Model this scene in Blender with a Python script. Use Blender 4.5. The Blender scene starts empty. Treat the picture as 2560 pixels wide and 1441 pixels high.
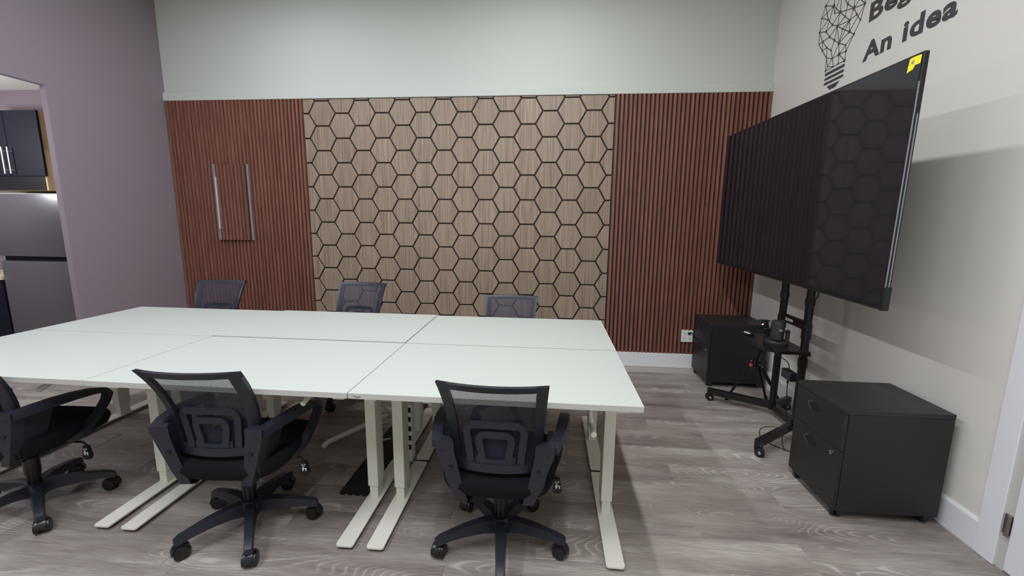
import bpy, bmesh, math, random
from mathutils import Vector, Matrix
random.seed(7)
PI = math.pi
SC = bpy.context.scene
COL = SC.collection

# ------------------------------------------------------------------ camera
CX, CY, CZ = 0.1394, -4.2857, 1.4789
YAW, PIT, ROL, F = -0.08755, -0.1609, 0.01015, 1055.88
fwd = Vector((math.sin(YAW)*math.cos(PIT), math.cos(YAW)*math.cos(PIT), math.sin(PIT)))
r0 = Vector((math.cos(YAW), -math.sin(YAW), 0)); u0 = r0.cross(fwd)
rt = math.cos(ROL)*r0 + math.sin(ROL)*u0
up = -math.sin(ROL)*r0 + math.cos(ROL)*u0
cd = bpy.data.cameras.new('camera'); cam = bpy.data.objects.new('camera', cd); COL.objects.link(cam)
cam.matrix_world = Matrix(((rt.x, up.x, -fwd.x, CX), (rt.y, up.y, -fwd.y, CY), (rt.z, up.z, -fwd.z, CZ), (0, 0, 0, 1)))
cd.sensor_width = 36; cd.lens = F/2560*36; cd.clip_start = 0.05
SC.camera = cam

# ------------------------------------------------------------------ world, light, exposure
W = bpy.data.worlds.new('world'); SC.world = W; W.use_nodes = True
W.node_tree.nodes['Background'].inputs[0].default_value = (0.75, 0.82, 0.95, 1)
W.node_tree.nodes['Background'].inputs[1].default_value = 0.25
SC.view_settings.view_transform = 'Standard'; SC.view_settings.look = 'None'
SC.view_settings.gamma = 1; SC.view_settings.use_curve_mapping = False
SC.view_settings.exposure = 0.11
ZC = 3.75                               # ceiling height
STRIPS = [(0.05, -1.9, 2.0, 40), (-2.2, -1.9, 2.0, 38), (0.05, -4.3, 1.9, 74), (-2.2, -4.3, 1.9, 66)]
def area(name, loc, sx, sy, power, colr=(1, .985, .95)):
    l = bpy.data.lights.new(name, 'AREA'); l.shape = 'RECTANGLE'; l.size = sx; l.size_y = sy
    l.energy = power; l.color = colr
    o = bpy.data.objects.new(name, l); COL.objects.link(o); o.location = loc
    return o
for (x, y, ln, pw) in STRIPS:
    area('strip_light', (x, y, ZC-0.075), 0.10, ln, pw, (.93, .945, 1) if x > -1 else (.86, .89, 1))
kl = bpy.data.lights.new('kitchen_light', 'POINT'); kl.energy = 42; kl.shadow_soft_size = .12; kl.color = (.94, .95, 1)  # fill light added to brighten the kitchen and its ceiling
klo = bpy.data.objects.new('kitchen_light', kl); COL.objects.link(klo); klo.location = (-5.0, -1.6, 2.1)

# ------------------------------------------------------------------ materials
def newmat(name):
    m = bpy.data.materials.new(name); m.use_nodes = True
    nt = m.node_tree; b = nt.nodes['Principled BSDF']
    return m, nt, b
def lin(c):
    return tuple(((v/255)/12.92 if v/255 <= .04045 else ((v/255+.055)/1.055)**2.4) for v in c) + (1,)
def plain(name, rgb, rough=.5, metal=0, spec=.5, bump=0, bscale=300, var=0.0):
    m, nt, b = newmat(name)
    b.inputs['Base Color'].default_value = lin(rgb); b.inputs['Roughness'].default_value = rough
    b.inputs['Metallic'].default_value = metal; b.inputs['Specular IOR Level'].default_value = spec
    if bump or var:
        tc = nt.nodes.new('ShaderNodeTexCoord'); n = nt.nodes.new('ShaderNodeTexNoise')
        n.inputs['Scale'].default_value = bscale; n.inputs['Detail'].default_value = 3
        nt.links.new(tc.outputs['Object'], n.inputs['Vector'])
        if bump:
            bp = nt.nodes.new('ShaderNodeBump'); bp.inputs['Strength'].default_value = bump; bp.inputs['Distance'].default_value = .002
            nt.links.new(n.outputs['Fac'], bp.inputs['Height']); nt.links.new(bp.outputs['Normal'], b.inputs['Normal'])
        if var:
            mx = nt.nodes.new('ShaderNodeMix'); mx.data_type = 'RGBA'
            c = lin(rgb); mx.inputs[6].default_value = tuple(v*(1-var) for v in c[:3])+(1,)
            mx.inputs[7].default_value = tuple(min(1, v*(1+var)) for v in c[:3])+(1,)
            nt.links.new(n.outputs['Fac'], mx.inputs[0]); nt.links.new(mx.outputs[2], b.inputs['Base Color'])
    return m
def ramp(nt, fac, stops):
    r = nt.nodes.new('ShaderNodeValToRGB'); e = r.color_ramp.elements
    while len(e) < len(stops): e.new(.5)
    for k, (p, c) in enumerate(stops):
        e[k].position = p; e[k].color = c
    nt.links.new(fac, r.inputs[0]); return r.outputs[0]
def wood(name, stops, stretch, rough=.5, nscale=1.0, ring=0.0, bump=.1, hue=.12, spec=.5):
    """grain stretched along one axis; each piece shifts its grain by its random id"""
    m, nt, b = newmat(name); N = nt.nodes; L = nt.links
    tc = N.new('ShaderNodeTexCoord'); oi = N.new('ShaderNodeObjectInfo')
    mul = N.new('ShaderNodeVectorMath'); mul.operation = 'SCALE'; mul.inputs[0].default_value = (13.7, 9.1, 17.3)
    L.new(oi.outputs['Random'], mul.inputs['Scale'])
    add = N.new('ShaderNodeVectorMath'); add.operation = 'ADD'
    L.new(tc.outputs['Object'], add.inputs[0]); L.new(mul.outputs[0], add.inputs[1])
    mp = N.new('ShaderNodeMapping'); mp.inputs['Scale'].default_value = stretch
    L.new(add.outputs[0], mp.inputs[0])
    n1 = N.new('ShaderNodeTexNoise'); n1.inputs['Scale'].default_value = nscale; n1.inputs['Detail'].default_value = 6
    n1.inputs['Roughness'].default_value = .62; n1.inputs['Distortion'].default_value = .25
    L.new(mp.outputs[0], n1.inputs['Vector'])
    fac = n1.outputs['Fac']
    if ring:
        mp2 = N.new('ShaderNodeMapping'); mp2.inputs['Scale'].default_value = (stretch[0]*.42, stretch[1]*.42, stretch[2]*.42)
        L.new(add.outputs[0], mp2.inputs[0])
        n2 = N.new('ShaderNodeTexNoise'); n2.inputs['Scale'].default_value = nscale*.55; n2.inputs['Detail'].default_value = 1.5
        L.new(mp2.outputs[0], n2.inputs['Vector'])
        k = N.new('ShaderNodeMath'); k.operation = 'MULTIPLY'; k.inputs[1].default_value = 75
        L.new(n2.outputs['Fac'], k.inputs[0])
        s = N.new('ShaderNodeMath'); s.operation = 'SINE'; L.new(k.outputs[0], s.inputs[0])
        k2 = N.new('ShaderNodeMath'); k2.operation = 'MULTIPLY'; k2.inputs[1].default_value = ring
        L.new(s.outputs[0], k2.inputs[0])
        a2 = N.new('ShaderNodeMath'); a2.operation = 'ADD'; L.new(fac, a2.inputs[0]); L.new(k2.outputs[0], a2.inputs[1])
        fac = a2.outputs[0]
    col = ramp(nt, fac, stops)
    hs = N.new('ShaderNodeHueSaturation')
    mr = N.new('ShaderNodeMapRange'); mr.inputs['To Min'].default_value = 1-hue; mr.inputs['To Max'].default_value = 1+hue
    L.new(oi.outputs['Random'], mr.inputs[0]); L.new(mr.outputs[0], hs.inputs['Value']); L.new(col, hs.inputs['Color'])
    L.new(hs.outputs[0], b.inputs['Base Color'])
    b.inputs['Roughness'].default_value = rough; b.inputs['Specular IOR Level'].default_value = spec
    bp = N.new('ShaderNodeBump'); bp.inputs['Strength'].default_value = bump; bp.inputs['Distance'].default_value = .001
    L.new(n1.outputs['Fac'], bp.inputs['Height']); L.new(bp.outputs['Normal'], b.inputs['Normal'])
    return m

M = {}
M['wall_back'] = plain('wall_back_paint', (197, 202, 194), .85, spec=.15, bump=.08, bscale=160)
M['wall_left'] = plain('wall_left_paint', (140, 128, 135), .75, spec=.25, bump=.1, bscale=160, var=.03)
M['wall_right'] = plain('wall_right_paint', (216, 213, 205), .8, spec=.2, bump=.12, bscale=220, var=.03)
M['ceiling'] = plain('ceiling_paint', (225, 225, 222), .8)
M['trim'] = plain('trim_paint', (222, 224, 226), .4)
M['floor_base'] = plain('floor_underlay', (168, 160, 150), .7)
M['grout'] = plain('panel_backing', (14, 8, 8), .6)
M['slat_back'] = plain('slat_backing', (44, 25, 23), .6)
def plank_mat():
    m, nt, b = newmat('plank_wood'); N = nt.nodes; L = nt.links
    def math_(op, a, v):
        k = N.new('ShaderNodeMath'); k.operation = op
        for i, q in enumerate((a, v)):
            if hasattr(q, 'links'): L.new(q, k.inputs[i])
            else: k.inputs[i].default_value = q
        return k.outputs[0]
    tc = N.new('ShaderNodeTexCoord'); oi = N.new('ShaderNodeObjectInfo')
    mul = N.new('ShaderNodeVectorMath'); mul.operation = 'SCALE'; mul.inputs[0].default_value = (13.7, 9.1, 17.3)
    L.new(oi.outputs['Random'], mul.inputs['Scale'])
    add = N.new('ShaderNodeVectorMath'); add.operation = 'ADD'
    L.new(tc.outputs['Object'], add.inputs[0]); L.new(mul.outputs[0], add.inputs[1])
    def noise(sc, scale, det, rough=.55, dist=0):
        mp = N.new('ShaderNodeMapping'); mp.inputs['Scale'].default_value = sc; L.new(add.outputs[0], mp.inputs[0])
        n = N.new('ShaderNodeTexNoise'); n.inputs['Scale'].default_value = scale; n.inputs['Detail'].default_value = det
        n.inputs['Roughness'].default_value = rough; n.inputs['Distortion'].default_value = dist
        L.new(mp.outputs[0], n.inputs['Vector']); return n.outputs['Fac']
    tone = noise((.9, 5, 5), 1.4, 3)                 # soft board-long tone
    fine = noise((6, 95, 95), 1.6, 4, .65)           # pores
    field = noise((.75, 3.6, 3.6), 1.3, 1.2, .4)     # contour field of the cathedral figure
    s1 = math_('SINE', math_('MULTIPLY', field, 260.0), 0.0)
    lines = math_('POWER', math_('MAXIMUM', s1, 0.0), 2.5)
    patch = noise((1.1, 4, 4), 1.9, 1, .4)
    pm = N.new('ShaderNodeMapRange'); pm.inputs['From Min'].default_value = .46; pm.inputs['From Max'].default_value = .62; L.new(patch, pm.inputs[0])
    lf = math_('MULTIPLY', lines, pm.outputs[0])
    f = math_('ADD', math_('MULTIPLY', tone, .62), math_('MULTIPLY', fine, .38))
    f = math_('ADD', f, math_('MULTIPLY', lf, .16))
    col = ramp(nt, f, [(.33, lin((99, 91, 86))), (.46, lin((132, 123, 116))), (.56, lin((150, 142, 134))), (.72, lin((184, 177, 169)))])
    hs = N.new('ShaderNodeHueSaturation')
    mr = N.new('ShaderNodeMapRange'); mr.inputs['To Min'].default_value = .93; mr.inputs['To Max'].default_value = 1.07
    L.new(oi.outputs['Random'], mr.inputs[0]); L.new(mr.outputs[0], hs.inputs['Value']); L.new(col, hs.inputs['Color'])
    L.new(hs.outputs[0], b.inputs['Base Color'])
    b.inputs['Roughness'].default_value = .46
    bp = N.new('ShaderNodeBump'); bp.inputs['Strength'].default_value = .2; bp.inputs['Distance'].default_value = .001
    L.new(f, bp.inputs['Height']); L.new(bp.outputs['Normal'], b.inputs['Normal'])
    return m
M['plank'] = plank_mat()
M['hex'] = wood('hexagon_veneer', [(.3, lin((108, 91, 76))), (.45, lin((137, 119, 101))), (.6, lin((152, 134, 116))), (.8, lin((170, 153, 135)))], (62, 62, 1.5), rough=.5, nscale=1.5, bump=.1, hue=.05)
M['slat'] = wood('slat_veneer', [(.3, lin((96, 58, 48))), (.5, lin((126, 82, 68))), (.75, lin((148, 101, 86)))], (60, 60, 2.2), rough=.42, nscale=1.6, bump=.12, hue=.08)
M['desk'] = plain('desk_laminate', (180, 186, 178), .42)
M['desk_edge'] = plain('desk_edge_band', (186, 186, 180), .45)
M['white_metal'] = plain('white_powder_coat', (226, 225, 212), .38, bump=.05, bscale=500)
M['plastic'] = plain('black_plastic', (31, 34, 45), .42, bump=.12, bscale=900)
M['plastic_dk'] = plain('black_smooth_plastic', (20, 21, 25), .35)
M['fabric'] = plain('black_fabric', (17, 18, 23), .9, spec=.2, bump=.4, bscale=900)
M['chrome'] = plain('chrome', (200, 200, 205), .18, metal=1)
M['alu'] = plain('brushed_aluminium', (140, 142, 146), .4, metal=.25)
M['pale_strip'] = plain('pale_aluminium', (215, 218, 212), .35, metal=.3)
M['cab'] = plain('black_laminate', (29, 30, 34), .48, bump=.06, bscale=500)
M['rim'] = plain('satin_black_rim', (58, 60, 66), .3)  # lighter grey that paints the highlight on the drawer pulls
M['cam_body'] = plain('dark_grey_plastic', (42, 43, 46), .4)
M['cab_top'] = wood('black_woodgrain', [(.3, lin((26, 25, 27))), (.7, lin((42, 40, 42)))], (3, 40, 40), rough=.45, nscale=1.5, bump=.08, hue=0)
M['stand'] = plain('black_steel', (24, 25, 29), .32, metal=.2)
M['screen'] = plain('tv_screen_glass', (29, 28, 34), .06, spec=.42)
M['bezel'] = plain('tv_bezel', (34, 35, 39), .3, metal=.4)
M['rubber'] = plain('black_rubber', (12, 12, 14), .7)
M['yellow'] = plain('yellow_sticker', (238, 226, 40), .5)
M['greyp'] = plain('grey_print', (150, 135, 140), .5)
M['ink'] = plain('charcoal_vinyl', (62, 62, 66), .6)
M['whitep'] = plain('white_print', (235, 235, 238), .5)
M['wplastic'] = plain('white_plastic', (226, 230, 224), .35)
M['orange'] = plain('orange_plastic', (232, 78, 42), .4)
M['steel'] = plain('stainless_steel', (136, 133, 138), .3, metal=.7)
M['kit_door'] = plain('dark_navy_door', (24, 26, 38), .55, spec=.2)
M['birch'] = wood('birch_board', [(.3, lin((198, 166, 118))), (.7, lin((218, 188, 142)))], (30, 30, 2), rough=.5, nscale=1, bump=.05, hue=0)
M['counter'] = plain('beige_worktop', (214, 200, 170), .4)
M['hinge'] = plain('hinge_metal', (135, 128, 120), .35, metal=.8)
M['cable_w'] = plain('white_cable', (190, 190, 196), .5)
m, nt, b = newmat('light_diffuser'); b.inputs['Emission Color'].default_value = (1, .98, .94, 1); b.inputs['Emission Strength'].default_value = 6; M['lamp'] = m
m, nt, b = newmat('red_led'); b.inputs['Emission Color'].default_value = (1, .25, .2, 1); b.inputs['Emission Strength'].default_value = 4; M['led'] = m

def mesh_mat():
    """woven chair mesh: real holes between fine threads"""
    m, nt, b = newmat('chair_mesh_weave'); N = nt.nodes; L = nt.links
    b.inputs['Base Color'].default_value = lin((34, 38, 54)); b.inputs['Roughness'].default_value = .7
    tc = N.new('ShaderNodeTexCoord'); sep = N.new('ShaderNodeSeparateXYZ'); L.new(tc.outputs['Object'], sep.inputs[0])
    def wave(a, bb, k):
        x = N.new('ShaderNodeMath'); x.operation = 'MULTIPLY'; x.inputs[1].default_value = a; L.new(sep.outputs['X'], x.inputs[0])
        z = N.new('ShaderNodeMath'); z.operation = 'MULTIPLY_ADD'; z.inputs[1].default_value = bb; L.new(sep.outputs['Z'], z.inputs[0]); L.new(x.outputs[0], z.inputs[2])
        s = N.new('ShaderNodeMath'); s.operation = 'SINE'; L.new(z.outputs[0], s.inputs[0])
        g = N.new('ShaderNodeMath'); g.operation = 'GREATER_THAN'; g.inputs[1].default_value = k; L.new(s.outputs[0], g.inputs[0])
        return g.outputs[0]
    a = wave(950, 1250, -.16); c = wave(-950, 1250, -.16)
    mul = N.new('ShaderNodeMath'); mul.operation = 'MULTIPLY'; L.new(a, mul.inputs[0]); L.new(c, mul.inputs[1])
    tr = N.new('ShaderNodeBsdfTransparent'); mix = N.new('ShaderNodeMixShader')
    L.new(mul.outputs[0], mix.inputs[0]); L.new(b.outputs[0], mix.inputs[1]); L.new(tr.outputs[0], mix.inputs[2])
    L.new(mix.outputs[0], nt.nodes['Material Output'].inputs[0])
    return m
M['mesh'] = mesh_mat()

# ------------------------------------------------------------------ helpers
class MB:
    def __init__(s): s.v = []; s.f = []; s.sm = []
    def add(s, vs, fs, smooth=False, T=None):
        n = len(s.v)
        s.v += [tuple(T @ Vector(p)) if T else tuple(p) for p in vs]
        s.f += [tuple(i+n for i in f) for f in fs]; s.sm += [smooth]*len(fs); return s
    def box(s, x0, x1, y0, y1, z0, z1, bv=0, T=None, seg=1):
        if bv <= 0:
            vs = [(x, y, z) for z in (z0, z1) for y in (y0, y1) for x in (x0, x1)]
            return s.add(vs, [(0, 2, 3, 1), (4, 5, 7, 6), (0, 1, 5, 4), (2, 6, 7, 3), (0, 4, 6, 2), (1, 3, 7, 5)], False, T)
        bm = bmesh.new(); bmesh.ops.create_cube(bm, size=1)
        for v in bm.verts:
            v.co = Vector(((x0+x1)/2+v.co.x*(x1-x0), (y0+y1)/2+v.co.y*(y1-y0), (z0+z1)/2+v.co.z*(z1-z0)))
        bmesh.ops.bevel(bm, geom=bm.edges[:], offset=bv, segments=seg, affect='EDGES', profile=.5)
        bm.verts.ensure_lookup_table()
        vs = [tuple(v.co) for v in bm.verts]; fs = [tuple(v.index for v in f.verts) for f in bm.faces]; bm.free()
        return s.add(vs, fs, seg > 1, T)
    def prism(s, pts, a0, a1, axis='z', T=None, smooth=False):
        """polygon pts (2-D) extruded along an axis; x: pts=(y,z)  y: pts=(x,z)  z: pts=(x,y)"""
        n = len(pts)
        def P(p, a): return {'x': (a, p[0], p[1]), 'y': (p[0], a, p[1]), 'z': (p[0], p[1], a)}[axis]
        vs = [P(p, a0) for p in pts]+[P(p, a1) for p in pts]
        fs = [tuple(range(n))[::-1], tuple(range(n, 2*n))]+[(i, (i+1) % n, (i+1) % n+n, i+n) for i in range(n)]
        return s.add(vs, fs, smooth, T)
    def tube(s, path, r, n=10, closed=False, flat=None, T=None, refup=None, caps=True):
        """round (or flat=(rx, ry) elliptical / n=4 square) tube along a path; r may be a list"""
        P = [Vector(p) for p in path]; m = len(P); rings = []
        upv = Vector(refup) if refup else None; prev = None
        for i in range(m):
            if closed: t = (P[(i+1) % m]-P[i-1])
            else: t = P[min(i+1, m-1)]-P[max(i-1, 0)]
            t.normalize()
            if upv: a = upv-t*upv.dot(t)
            elif prev is None:
                q = Vector((0, 0, 1)) if abs(t.z) < .9 else Vector((1, 0, 0)); a = q-t*q.dot(t)
            else: a = prev-t*prev.dot(t)
            a.normalize(); prev = a; bb = t.cross(a)
            rr = r[i] if isinstance(r, (list, tuple)) else r
            ra, rb = (rr, rr) if flat is None else (rr*flat[0], rr*flat[1])
            if n == 4:
                rings.append([P[i]+a*ra*sa+bb*rb*sb for sa, sb in ((1, 1), (-1, 1), (-1, -1), (1, -1))])
            else:
                rings.append([P[i]+a*ra*math.cos(2*PI*k/n)+bb*rb*math.sin(2*PI*k/n) for k in range(n)])
        vs = [v for rg in rings for v in rg]; fs = []
        last = m if closed else m-1
        for i in range(last):
            j = (i+1) % m
            for k in range(n):
                fs.append((i*n+k, i*n+(k+1) % n, j*n+(k+1) % n, j*n+k))
        if not closed and caps:
            fs.append(tuple(range(n))[::-1]); fs.append(tuple((m-1)*n+k for k in range(n)))
        return s.add(vs, fs, n > 4, T)
    def lathe(s, prof, n=20, T=None, smooth=True):
        vs = []; fs = []
        for (r, z) in prof: vs += [(r*math.cos(2*PI*k/n), r*math.sin(2*PI*k/n), z) for k in range(n)]
        for i in range(len(prof)-1):
            for k in range(n): fs.append((i*n+k, i*n+(k+1) % n, (i+1)*n+(k+1) % n, (i+1)*n+k))
        fs.append(tuple(range(n))[::-1]); fs.append(tuple((len(prof)-1)*n+k for k in range(n)))
        return s.add(vs, fs, smooth, T)
    def mesh(s, name, mat):
        me = bpy.data.meshes.new(name); me.from_pydata(s.v, [], s.f)
        me.polygons.foreach_set('use_smooth', s.sm)
        bm = bmesh.new(); bm.from_mesh(me); bmesh.ops.recalc_face_normals(bm, faces=bm.faces[:]); bm.to_mesh(me); bm.free()
        if any(s.sm): me.set_sharp_from_angle(angle=math.radians(38))
        me.materials.append(mat); me.update(); return me
    def build(s, name, mat, parent=None, loc=None):
        o = bpy.data.objects.new(name, s.mesh(name, mat)); COL.objects.link(o)
        if parent: o.parent = parent
        if loc: o.location = loc
        return o
def tag(o, label=None, cat=None, group=None, kind=None):
    for k, v in (('label', label), ('category', cat), ('group', group), ('kind', kind)):
        if v: o[k] = v
    return o
def thing(name, label, cat, loc=(0, 0, 0), rz=0, group=None):
    o = bpy.data.objects.new(name, None); COL.objects.link(o); o.empty_display_size = .1
    o.location = loc; o.rotation_euler = (0, 0, rz); return tag(o, label, cat, group)
def inst(name, mesh, parent, loc, rz=0):
    o = bpy.data.objects.new(name, mesh); COL.objects.link(o); o.parent = parent; o.location = loc
    if rz: o.rotation_euler = (0, 0, rz)
    return o
CH = {}
def kids(o): return [c for c in bpy.data.objects if c.parent == o]
def dup(root, loc, rz, label, lift=0, lift_names=()):
    r = root.copy(); COL.objects.link(r); r.location = loc; r.rotation_euler = (0, 0, rz); r['label'] = label
    for ch in kids(root):
        c = ch.copy(); COL.objects.link(c); c.parent = r
        if lift and ch.name.split('.')[0] in lift_names: c.location.z += lift
        for g in kids(ch):
            d = g.copy(); COL.objects.link(d); d.parent = c
    return r
def rrect(x0, x1, y0, y1, r, n=4):
    pts = []
    for cx, cy, a in ((x1-r, y1-r, 0), (x0+r, y1-r, 90), (x0+r, y0+r, 180), (x1-r, y0+r, 270)):
        for k in range(n+1):
            t = math.radians(a+90*k/n); pts.append((cx+r*math.cos(t), cy+r*math.sin(t)))
    return pts
def clip(poly, x0, x1, z0, z1):
    def c(poly, f, I):
        out = []
        for i in range(len(poly)):
            a, b2 = poly[i-1], poly[i]
            if f(b2):
                if not f(a): out.append(I(a, b2))
                out.append(b2)
            elif f(a): out.append(I(a, b2))
        return out
    def ix(v): return lambda a, b2: (v, a[1]+(b2[1]-a[1])*(v-a[0])/(b2[0]-a[0]))
    def iz(v): return lambda a, b2: (a[0]+(b2[0]-a[0])*(v-a[1])/(b2[1]-a[1]), v)
    for f, I in ((lambda p: p[0] >= x0, ix(x0)), (lambda p: p[0] <= x1, ix(x1)), (lambda p: p[1] >= z0, iz(z0)), (lambda p: p[1] <= z1, iz(z1))):
        if poly: poly = c(poly, f, I)
    return poly

# ------------------------------------------------------------------ room shell
XL, XR, YB, YF2, ZT, BZ = -3.856, 2.128, 0.0, -6.6, 2.648, 0.149
OPN0, OPN1, OPZ = -1.085, -3.4, 2.49       # opening in the left wall to the kitchen
fl = MB().box(XL-3.0, XR+.1, YF2-.1, YB+.1, -.12, -.0028).build('floor', M['floor_base']); tag(fl, kind='structure')
PLW, PLL = .2025, 1.2155
rows = {}
ends = {-1: 1.383, 0: 1.20, 1: .89, 2: 1.235, 3: 1.495, 4: .895, 5: 1.395, 6: .893, 7: .109, 8: .94}
ptop = {}
def plank_mesh(L_):
    k = round(L_, 3)
    if k not in ptop:
        g = .0005; ge = .0014; b_ = .0012
        m_ = MB()
        x0, x1, y0, y1 = ge, L_-ge, g, PLW-g
        vs = [(x0, y0, -.0028), (x1, y0, -.0028), (x1, y1, -.0028), (x0, y1, -.0028), (x0, y0, -b_), (x1, y0, -b_), (x1, y1, -b_), (x0, y1, -b_),
              (x0+b_, y0+b_, 0), (x1-b_, y0+b_, 0), (x1-b_, y1-b_, 0), (x0+b_, y1-b_, 0)]
        fs = [(0, 1, 5, 4), (1, 2, 6, 5), (2, 3, 7, 6), (3, 0, 4, 7), (4, 5, 9, 8), (5, 6, 10, 9), (6, 7, 11, 10), (7, 4, 8, 11), (8, 9, 10, 11)]
        ptop[k] = m_.add(vs, fs).mesh('plank', M['plank'])
    return ptop[k]
row = -4; XFAR = XL-2.2
while True:
    ytop = -1.0075-PLW*row
    ybot = ytop-PLW
    if ytop < -4.3: break
    if ybot < 0:
        e0 = ends.get(row, random.uniform(0, PLL))
        if ytop > 0.001: pass
        x = e0
        while x > XFAR: x -= PLL
        while x < XR-.001:
            a, b2 = max(x, XFAR), min(x+PLL, XR)
            if b2-a > .02 and ytop <= .0015+.2:
                inst('plank', plank_mesh(b2-a), fl, (a, ybot, 0))
            x += PLL
    row += 1
# rest of the floor, behind the camera, is plain
tag(MB().box(XFAR, XR, YF2, -4.245, -.0028, -.0005).build('floor_rear', M['floor_base'], fl), None)

tag(MB().box(XL-.05, XR+.1, YB, YB+.1, -.1, ZC).build('wall_back', M['wall_back']), kind='structure')
tag(MB().box(XR, XR+.1, YF2, YB, -.1, ZC).build('wall_right', M['wall_right']), kind='structure')
wl = MB(); wl.box(XL-.05, XL, OPN0, YB, -.1, ZC); wl.box(XL-.05, XL, OPN1, OPN0, OPZ, ZC); wl.box(XL-.05, XL, YF2, OPN1, -.1, ZC)
tag(wl.build('wall_left', M['wall_left']), kind='structure')
tag(MB().box(XL-.05, XR+.1, YF2-.1, YF2, -.1, ZC).build('wall_front', M['wall_back']), kind='structure')
tag(MB().box(XL-.05, XR+.1, YF2-.1, YB+.1, ZC, ZC+.1).build('ceiling', M['ceiling']), kind='structure')
# kitchen shell beyond the opening
tag(MB().box(XL-2.3, XL-.05, -.38, -.28, -.1, 2.67).build('wall_kitchen_back', M['wall_left']), kind='structure')
tag(MB().box(XL-2.4, XL-2.3, -3.6, -.28, -.1, 2.67).build('wall_kitchen_left', M['wall_left']), kind='structure')
tag(MB().box(XL-2.4, XL-.05, -3.7, -3.6, -.1, 2.67).build('wall_kitchen_front', M['wall_left']), kind='structure')
tag(MB().box(XL-2.4, XL-.05, -3.7, -.28, 2.67, 2.77).build('ceiling_kitchen', M['ceiling']), kind='structure')
# rail above the panelling, skirting boards
rl = MB(); rl.box(XL, XR, -.030, 0, ZT, 2.728, .003); tag(rl.build('trim_1', M['wall_back']), kind='structure')
tag(MB().box(XL, XR, -.030, 0, 0, BZ, .002).build('baseboard_back', M['trim']), kind='structure')
br = MB(); br.prism([(XR, 0), (XR, BZ), (XR-.008, BZ), (XR-.014, BZ-.012), (XR-.014, 0)], -2.377, -.030, 'y')
tag(br.build('baseboard_right', M['trim']), kind='structure')
tag(MB().box(XL, XL+.014, OPN0, -.030, 0, BZ, .002).build('baseboard_left', M['trim']), kind='structure')

# door with casing in the right wall
dc = MB(); dc.box(XR-.02, XR, -2.465, -2.377, 0, 2.15, .003); dc.box(XR-.02, XR, -3.43, -3.345, 0, 2.15, .003); dc.box(XR-.02, XR, -3.345, -2.465, 2.07, 2.15, .003)
tag(dc.build('trim_2', M['trim']), kind='structure')
dr = MB().box(XR-.012, XR-.001, -3.335, -2.500, .01, 2.065, .002).build('door_1', M['trim']); tag(dr, kind='structure')
jb = MB().box(XR-.006, XR-.0005, -2.498, -2.465, 0, 2.07).build('jamb', M['desk_edge'], dr)
for z in (.212, 1.1, 1.85):
    h = MB(); h.tube([(XR-.022, -2.494, z-.045), (XR-.022, -2.494, z+.045)], .0075, 10); h.box(XR-.015, XR-.003, -2.496, -2.470, z-.045, z+.045, .001)
    for q in (-.03, 0, .03): h.tube([(XR-.022, -2.494, z+q-.002), (XR-.022, -2.494, z+q+.002)], .0088, 10)
    h.build('hinge', M['hinge'], dr)

# ceiling lights (strip fixtures, above the frame)
for i, (x, y, ln, pw) in enumerate(STRIPS):
    t = thing('ceiling_light', ['long white strip light on ceiling above the right half of desks', 'long white strip light on ceiling above the left half of desks', 'long white strip light on ceiling behind the camera, nearer the right wall', 'long white strip light on ceiling behind the camera, nearer the left wall'][i], 'light', (x, y, ZC), group='strip lights on the ceiling')
    MB().box(-.08, .08, -ln/2-.03, ln/2+.03, -.06, 0, .004).build('housing', M['trim'], t)
    MB().box(-.06, .06, -ln/2, ln/2, -.066, -.06).build('diffuser', M['lamp'], t)

# ------------------------------------------------------------------ hexagon panelling
hx0, hx1 = -2.358, .7185
hp = thing('hexagon_panel', 'brown wooden hexagon tile panel on back wall between two red slatted panels', 'wall panel', ((hx0+hx1)/2, 0, BZ))
O = Vector(((hx0+hx1)/2, 0, BZ))
MB().box(hx0-O.x-.004, hx1-O.x+.008, -.006, -.0005, 0, ZT-BZ).build('backing', M['grout'], hp)
FF = .2392; R_ = (FF-.0135)/math.sqrt(3)
def hex_mesh(poly):
    n = len(poly); cx = sum(p[0] for p in poly)/n; cz = sum(p[1] for p in poly)/n
    ins = .0028; inner = []
    for p in poly:
        d = math.hypot(p[0]-cx, p[1]-cz); inner.append((cx+(p[0]-cx)*(1-ins/d*1.1), cz+(p[1]-cz)*(1-ins/d*1.1)))
    vs = [(p[0], -.006, p[1]) for p in poly]+[(p[0], -.0155, p[1]) for p in poly]+[(p[0], -.018, p[1]) for p in inner]
    fs = [(i, (i+1) % n, (i+1) % n+n, i+n) for i in range(n)]+[(i+n, (i+1) % n+n, (i+1) % n+2*n, i+2*n) for i in range(n)]+[tuple(range(2*n, 3*n))]
    return MB().add(vs, fs).mesh('hexagon_tile', M['hex'])
full = hex_mesh([(R_*math.cos(math.radians(60*k)), R_*math.sin(math.radians(60*k))) for k in range(6)])
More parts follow.
